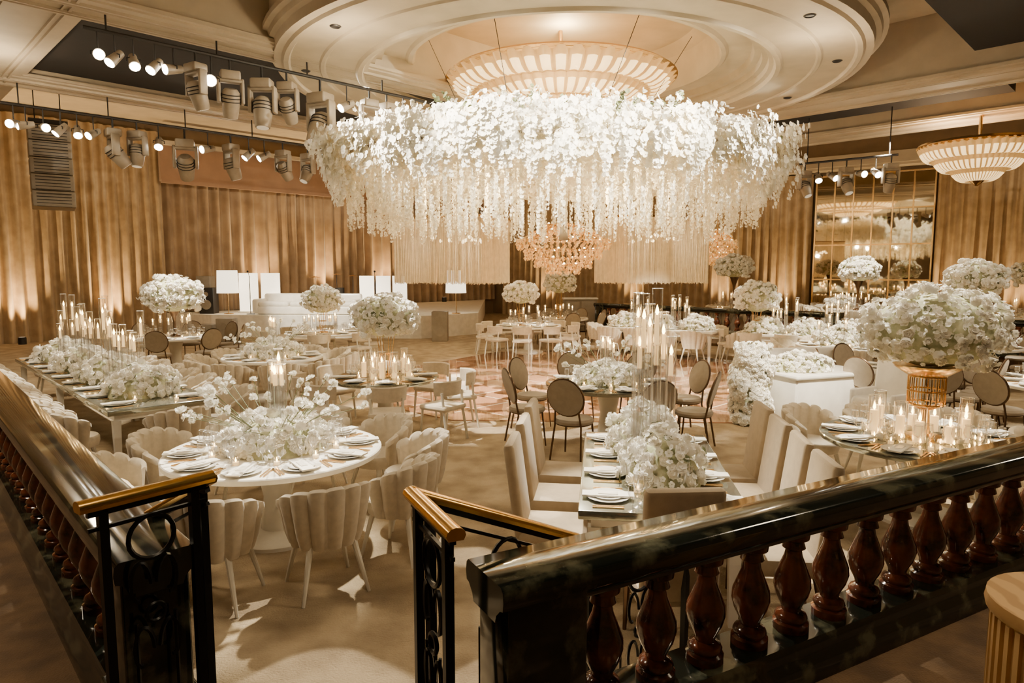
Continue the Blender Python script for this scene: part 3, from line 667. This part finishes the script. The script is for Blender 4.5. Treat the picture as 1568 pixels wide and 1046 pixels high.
def fringe(x,y,lx,ly,z0,z1,rz):
    q=MB()
    for sy in (-1,1): q.box((0,sy*ly/2,z1),(lx,.04,.05),'gold')
    for sx in (-1,1): q.box((sx*lx/2,0,z1),(.04,ly,.05),'gold')
    def strip(ax,ay,L,dirx):
        n=int(L/.024)
        for i in range(n):
            t=-L/2+(i+.5)*L/n+random.uniform(-.005,.005); zz=z0+random.uniform(-.03,.03)
            X,Y=(t,ay) if dirx else (ax,t)
            q.box((X,Y,(zz+z1)/2),(.015 if dirx else .006,.006 if dirx else .015,z1-zz),'fringe')
    strip(0,-ly/2,lx,True); strip(0,ly/2,lx,True); strip(-lx/2,0,ly,False); strip(lx/2,0,ly,False)
    for i in range(12): q.sphere((random.uniform(-.35,.35)*lx,random.uniform(-.3,.3)*ly,z1-.45-random.uniform(0,.2)),.05,'bulb',6,4)
    for sx in (-1,1):
        for sy in (-1,1): q.cyl((sx*lx/2*.9,sy*ly/2,z1),(sx*lx/2*.9,sy*ly/2,7.3-0),.006,k='iron',n=4)
    q.obj('fringe_pendant_light',(x,y,0),rz,smooth=False)
fringe(-1.65,18.9,2.7,1.7,1.90,3.65,-.45); fringe(3.95,19.4,2.7,1.7,1.90,3.7,.4)
# ------------------------------------------------------------------ stage
poly_prism('stage_platform',[(-12.2,23.9),(-10.2,22.9),(-3.0,22.3),(-1.2,24.0),(-1.4,35.2),(-1.8,34.5)],0,.75,'linen')
SZ=.75
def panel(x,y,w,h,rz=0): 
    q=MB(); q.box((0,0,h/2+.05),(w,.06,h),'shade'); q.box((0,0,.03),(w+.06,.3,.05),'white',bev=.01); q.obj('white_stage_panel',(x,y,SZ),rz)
for i in range(2): panel(-9.35+i*.78,24.1,.66,1.35)
for i in range(3): panel(-5.3+i*.6,24.8,.52,1.25)
def lamp(x,y,z):
    q=MB(); q.lathe([(.16,0),(.16,.02),(.02,.03)],20,(0,0,0),'gold'); q.cyl((0,0,.02),(0,0,.95),.014,k='gold'); q.lathe([(.36,.72),(.33,1.5)],28,(0,0,0),'shade',cap=False); q.sphere((0,0,1.1),.06,'bulb',8,6); q.cyl((0,0,.9),(0,0,1.1),.01,k='gold')
    q.obj('floor_lamp',(x,y,z))
lamp(-9.8,23.4,SZ); lamp(-1.95,23.6,SZ)
q=MB(); q.box((0,0,.2),(3.4,.9,.28),'white',bev=.08); q.box((0,.42,.45),(3.5,.2,.6),'white',bev=.08)
for s in (-1,1): q.box((s*1.72,0,.33),(.2,.95,.5),'white',bev=.07)
for i in range(3): q.box((-1.1+i*1.1,-.05,.4),(1.05,.75,.16),'linen',bev=.06)
q.obj('white_stage_sofa',(-7.0,23.35,SZ-.05),-.08)
q=MB()
q.cyl((0,-.25,.3),(0,.2,.3),.28,k='white',n=24); 
for x,y,z,r in ((-.25,.0,.72,.16),(.2,0,.74,.17),(.55,.1,.5,.22),(-.55,.2,.55,.18)): q.cyl((x,y,z-.12),(x,y,z+.12),r,k='fixture_dark',n=18); q.cyl((x,y,0),(x,y,z-.1),.012,k='fixture')
for x,y,z in ((-.7,.0,1.25),(.7,0,1.3),(0,.4,1.35)): q.lathe([(.24,-.01),(.1,.01),(.01,.03)],18,(x,y,z),'brass'); q.cyl((x,y,0),(x,y,z),.012,k='fixture_dark')
q.obj('drum_kit',(-6.6,25.2,SZ))
def pa(x,y,z,h,name='stage_monitor_speaker',k='fixture_dark'):
    q=MB(); q.box((0,0,h/2),(.5,.45,h),k,bev=.02); q.cyl((0,-.225,h*.35),(0,-.24,h*.35),.17,k='grey',n=18); q.cyl((0,-.225,h*.75),(0,-.24,h*.75),.08,k='grey',n=14); q.obj(name,(x,y,z),0)
pa(-10.6,23.7,SZ,.9); pa(-11.0,24.4,SZ,1.3,k='grey'); pa(-8.7,20.6,0,.8,k='grey'); pa(-9.4,20.8,0,.6,k='grey'); pa(-2.3,21.6,0,.95,'subwoofer_speaker','grey')
q=MB(); q.box((0,0,.62),(1.2,.5,1.16),'grey',bev=.02)
for s in (-1,1): q.box((s*.29,-.26,.62),(.5,.03,1.0),'grey',bev=.01); q.sphere((s*.06,-.3,.65),.02,'gold')
q.box((0,0,1.22),(1.28,.56,.06),'white',bev=.01); q.obj('sideboard_cabinet',(2.5,24.9,0))
for (x,y) in ((-9.0,23.3),(-4.7,23.3)):
    q=MB(); q.lathe([(.14,0),(.14,.02),(.02,.03)],14,(0,0,0),'fixture_dark'); q.cyl((0,0,0),(0,0,1.3),.012,k='fixture_dark'); q.tube([(0,0,1.3),(.05,-.25,1.45)],.01,5,'fixture_dark'); q.sphere((.05,-.27,1.46),.035,'fixture_dark',8,6); q.obj('microphone_stand',(x,y,SZ))
q=MB()
for i in range(5):
    z=1.9-i*.46; q.box((0,-.03*i*i*.4,z),(1.0,.55,.43),'grey',bev=.03,rx=-.03*i)
    for k in range(5): q.box((0,-.03*i*i*.4-.28,z-.17+.085*k),(.8,.02,.018),'fixture_dark')
q.box((0,0,2.2),(.9,.3,.12),'fixture_dark'); 
for s in (-1,1): q.cyl((s*.3,0,2.2),(s*.3,0,7.3-4.1),.015,k='iron',n=6)
q.obj('line_array_speaker',(-12.8,19.2,4.1),.65)
# ------------------------------------------------------------------ stage lighting fixtures
def par(t=0):
    q=MB(); q.cyl((0,0,0),(0,0,.35),.012,k='fixture_dark',n=6); q.tube([(-.1,0,-.02),(-.1,0,.03),(0,0,.06),(.1,0,.03),(.1,0,-.02)],.01,5,'fixture_dark')
    i=len(q.v); q.cyl((0,.12,.06),(0,-.12,-.08),.06,.085,14,'fixture'); q.cyl((0,-.121,-.081),(0,-.13,-.087),.075,.075,14,'lens'); q.tilt(i,t,(0,0,0)); return q.mesh('par_mesh')
def mover(t=0):
    q=MB(); q.box((0,0,.42),(.34,.28,.16),'fixture',bev=.03); q.cyl((0,0,.5),(0,0,.72),.02,k='fixture_dark')
    for s in (-1,1): q.box((s*.20,0,.16),(.06,.16,.44),'fixture',bev=.02)
    q.box((0,0,.33),(.42,.16,.06),'fixture',bev=.02)
    i=len(q.v); q.lathe([(.10,.20),(.15,.14),(.16,.0),(.145,-.16),(.125,-.30),(.12,-.31)],18,(0,0,0),'fixture'); q.cyl((0,0,-.312),(0,0,-.318),.10,.10,16,'lens_dim')
    for z in (.1,.04,-.02): q.ring((0,0,z),.162,.008,k='fixture_dark',n=18)
    q.tilt(i,t,(0,0,.05))
    return q.mesh('mover_mesh')
PARS=[par(0),par(.25),par(-.3)]; MOVS=[mover(-.5),mover(.35),mover(-.15),mover(.7)]
def fix(kind,x,y,z,sc=1.,yaw=None):
    yaw=random.uniform(-.7,.7) if yaw is None else yaw
    return inst('track_spotlight' if kind=='p' else 'moving_head_spotlight',random.choice(PARS if kind=='p' else MOVS),(x,y,z),yaw,sc=sc)
def rowfix(v,z,lst,u0,u1):
    q=MB(); L=u1-u0; q.cyl((0,0,0),(L,0,0),.03,k='fixture_dark',n=8)
    for t in np.arange(.3,L,1.6): q.cyl((t,0,0),(t,0,5.99-z),.015,k='fixture_dark',n=5)
    p=UV(u0,v); q.obj('lighting_pipe',(p[0],p[1],z),pi/4)
    for kind,u,sc in lst:
        sc*=.88; x,y=UV(u,v); h=(.35 if kind=='p' else .72)*sc
        fix(kind,x,y,z-h,sc,random.uniform(-.9,.9))
rowfix(11.5,5.72,[('p',2.98,1.1),('p',3.2,1.1),('p',3.45,1.1),('p',3.75,1.1),('p',4.02,1.1),('m',4.35,1.0),('p',4.6,1.3),('m',4.9,1.05),('m',5.45,1.15),('m',5.9,1.0),('m',6.55,1.35),('p',7.1,1.2),('m',7.6,1.0),('m',8.0,1.0),('p',8.4,1.2),('p',8.7,1.2),('p',9.1,1.2)],2.8,9.3)
rowfix(16.9,5.55,[('p',2.8,1.2),('p',3.0,1.2),('p',3.3,1.2),('p',3.6,1.2),('p',3.9,1.2),('p',4.2,1.2),('m',4.57,1.2),('m',5.05,1.1),('p',5.5,1.3),('m',6.07,1.35),('p',6.6,1.3),('m',7.15,1.2),('p',7.6,1.3),('p',8.0,1.3),('m',8.5,1.1),('m',9.2,1.1)],2.6,10)
q=MB(); q.cyl((0,0,0),(2.4,0,0),.03,k='fixture_dark',n=8); 
for t in (.2,2.2): q.cyl((t,0,0),(t,0,1.95),.015,k='fixture_dark',n=5)
q.obj('lighting_pipe',(7.9,19.0,5.15),-.7)
for i in range(7): 
    t=.15+i*.35; fix('p' if i%3 else 'm',7.9+t*.765,19.0-t*.644,5.15-(.35*1.1 if i%3 else .65),1.1 if i%3 else .9)
q=MB(); q.lathe([(.27,0),(.27,.70),(.30,.71),(.305,.73),(.30,.76),(.01,.76)],40,(0,0,0),'wood')
for i in range(40):
    a=2*pi*i/40; q.box((.275*math.cos(a),.275*math.sin(a),.35),(.02,.02,.69),'wood',rz=a)
q.obj('wood_cocktail_plinth',(2.04,2.28,TZ))
q=MB()
for k in range(12):
    a=2*pi*k/12+.2; q.lathe([(.09,5.955),(.07,5.94),(.06,5.955),(.01,5.956)],14,(CX+5.0*math.cos(a),CY+5.0*math.sin(a),0),'fixture_dark')
q.obj('recessed_downlights')
# ------------------------------------------------------------------ lights
def spot(loc,tgt,W_,size=35,blend=.6,col=(1,.86,.66),r=.08,name='spot'):
    l=bpy.data.lights.new(name,'SPOT'); l.energy=W_; l.spot_size=math.radians(size); l.spot_blend=blend; l.color=col; l.shadow_soft_size=r
    o=bpy.data.objects.new(name,l); COL.objects.link(o); o.location=loc; o.rotation_euler=(Vector(tgt)-Vector(loc)).to_track_quat('-Z','Y').to_euler(); return o
def point(loc,W_,col=(1,.79,.52),r=.1):
    l=bpy.data.lights.new('point','POINT'); l.energy=W_; l.color=col; l.shadow_soft_size=r; o=bpy.data.objects.new('point_light',l); COL.objects.link(o); o.location=loc; return o
def area(loc,W_,size,col=(1,.80,.54)):
    l=bpy.data.lights.new('area','AREA'); l.energy=W_; l.size=size; l.color=col; l.shape='DISK'; o=bpy.data.objects.new('area_light',l); COL.objects.link(o); o.location=loc; return o
def gobo(o,scale=9,lo=.45,hi=.5,dark=.04):
    l=o.data; l.use_nodes=True; nt=l.node_tree;N=nt.nodes;L=nt.links; e=N['Emission']
    tc=N.new('ShaderNodeTexCoord'); sx=N.new('ShaderNodeSeparateXYZ'); L.new(tc.outputs['Normal'],sx.inputs[0])
    d1=N.new('ShaderNodeMath');d1.operation='DIVIDE';d2=N.new('ShaderNodeMath');d2.operation='DIVIDE'
    L.new(sx.outputs[0],d1.inputs[0]);L.new(sx.outputs[2],d1.inputs[1]);L.new(sx.outputs[1],d2.inputs[0]);L.new(sx.outputs[2],d2.inputs[1])
    cb=N.new('ShaderNodeCombineXYZ');L.new(d1.outputs[0],cb.inputs[0]);L.new(d2.outputs[0],cb.inputs[1])
    v=N.new('ShaderNodeTexNoise'); v.inputs['Scale'].default_value=scale; v.inputs['Detail'].default_value=1.5; L.new(cb.outputs[0],v.inputs['Vector'])
    r=N.new('ShaderNodeValToRGB'); r.color_ramp.elements[0].position=lo; r.color_ramp.elements[0].color=(dark,dark,dark,1); r.color_ramp.elements[1].position=hi; r.color_ramp.elements[1].color=(1,1,1,1)
    L.new(v.outputs['Fac'],r.inputs['Fac']); L.new(r.outputs['Color'],e.inputs['Strength'])
WW=(1,.90,.71)
for (t,src,w,sz) in [(T1,(-1.2,9.0,5.7),6600,22),(T2,(-2.8,13.5,5.8),3400,18),(T3,(-3.6,15.3,5.9),4200,18),((-4.8,8.4),(-5.2,12.5,5.7),5400,22),((-6.8,10.6),(-5.8,14.4,5.7),5400,22),((1.05,5.0),(.4,8.3,5.8),5600,24),(T6,(-1.6,9.0,5.8),3200,16),(T7,(4.3,9.0,5.8),5400,26),((4.2,10.0),(3.6,6.8,5.8),6500,22),(T10,(6.2,10.8,5.9),5200,22),((4,17.8),(6.9,14.5,5.9),5200,26),((7,15.8),(8.2,12.5,5.9),5200,24),(T9b,(6.6,10.5,5.9),3200,24),(TL,(-6.2,14.2,5.5),4400,22),(TM,(-4.6,18.2,5.9),2800,22),(TB,(1,20.5,5.9),3000,22),(T11,(8.6,15.5,5.9),4200,26),((10,20.8),(9.5,17.5,5.5),4500,46),((-6.5,24),(-7,18.5,5.9),4500,36)]:
    spot((src[0],src[1],src[2]),(t[0],t[1],.9),w,sz,col=WW)
for src,w in (((-4.6,9.6,5.6),6000),((-1.5,7.2,5.7),6000),((3.5,7.2,5.7),7000),((6.5,9.5,5.6),6000),((-5.4,15,5.7),4500),((7.5,15.5,5.7),4500)):
    spot(src,(FX,FY-1.2,3.9),w,46,.8,WW,.1)
point((CX,CY,6.85),110,(1,.79,.45),.12)
for a in range(6):
    point((FX+2.2*math.cos(a*1.047),FY+1.7*math.sin(a*1.047),3.6),95,(1,.78,.44),.08)
g=spot((FX+.2,12.6,2.74),(FX+.35,12.9,0),3800,124,.3,(1,.87,.72),.015); gobo(g,4.2,.50,.515,.01)
g=spot((-3.4,8.6,5.9),(-.6,10.8,0),5200,40,.3,(1,.9,.74),.02); gobo(g,8,.52,.535,.02)
g=spot((-.6,7.6,5.9),(-1.0,3.9,0),2600,44,.3,(1,.9,.74),.02); gobo(g,6,.53,.55,.02)
UPC=(1,.66,.30)
def uplight(p,z=0,w=140):
    q=MB(); q.lathe([(.11,0),(.11,.2),(.09,.22)],12,(0,0,0),'fixture_dark'); q.cyl((0,0,.221),(0,0,.225),.08,k='lens_dim',n=12); q.obj('uplight_fixture',(p[0],p[1],z))
    spot((p[0],p[1],z+.28),(p[0]-.5*r2,p[1]+.5*r2,z+6),w,80,.9,UPC,.05)
for s in (-6,-3.2,-.7,1.9): uplight(W(s,1.05),0,950)
for s in (4.8,7.2,9.8,12.8,16): uplight(W(s,.9),.75,950)
for t in (4,8.5,12.5,15,20.6,22.4,28): uplight(R(t,.95),0,700)
point((-1.65,18.9,3.0),150,(1,.80,.5),.08); point((3.95,19.4,3.0),150,(1,.80,.5),.08); point((1.35,18,3.1),45,(1,.68,.34),.1)
for (x,y,z,w,s) in ((-6,5,6.3,260,1.5),(6,5,6.3,260,1.5),(11,9,5.95,260,1),(0,2.0,6.0,90,1.5),(-11,12,5.95,260,1)):
    area((x,y,z-.02),w,s)  # added fill lights for the whole room, no fitting holds them
for (x,y,w) in ((CX-3.6,CY-3.4,60),(CX+3.8,CY-3,60),(-9,12,105),(-8.5,20,210),(11,17.5,190),(3,24,210)):
    point((x,y,5.3),w)  # added wash lights to lift the ceiling, no fitting at these points
w=bpy.data.worlds.new('World'); S.world=w; w.use_nodes=True; w.node_tree.nodes['Background'].inputs[0].default_value=(.9,.7,.45,1); w.node_tree.nodes['Background'].inputs[1].default_value=.02
# ------------------------------------------------------------------ camera
c=bpy.data.cameras.new('camera'); c.lens=23.8; c.sensor_width=36; c.clip_start=.05; c.clip_end=200
co=bpy.data.objects.new('camera',c); COL.objects.link(co); co.location=(0,0,2.25); co.rotation_euler=(math.radians(84),0,0); S.camera=co
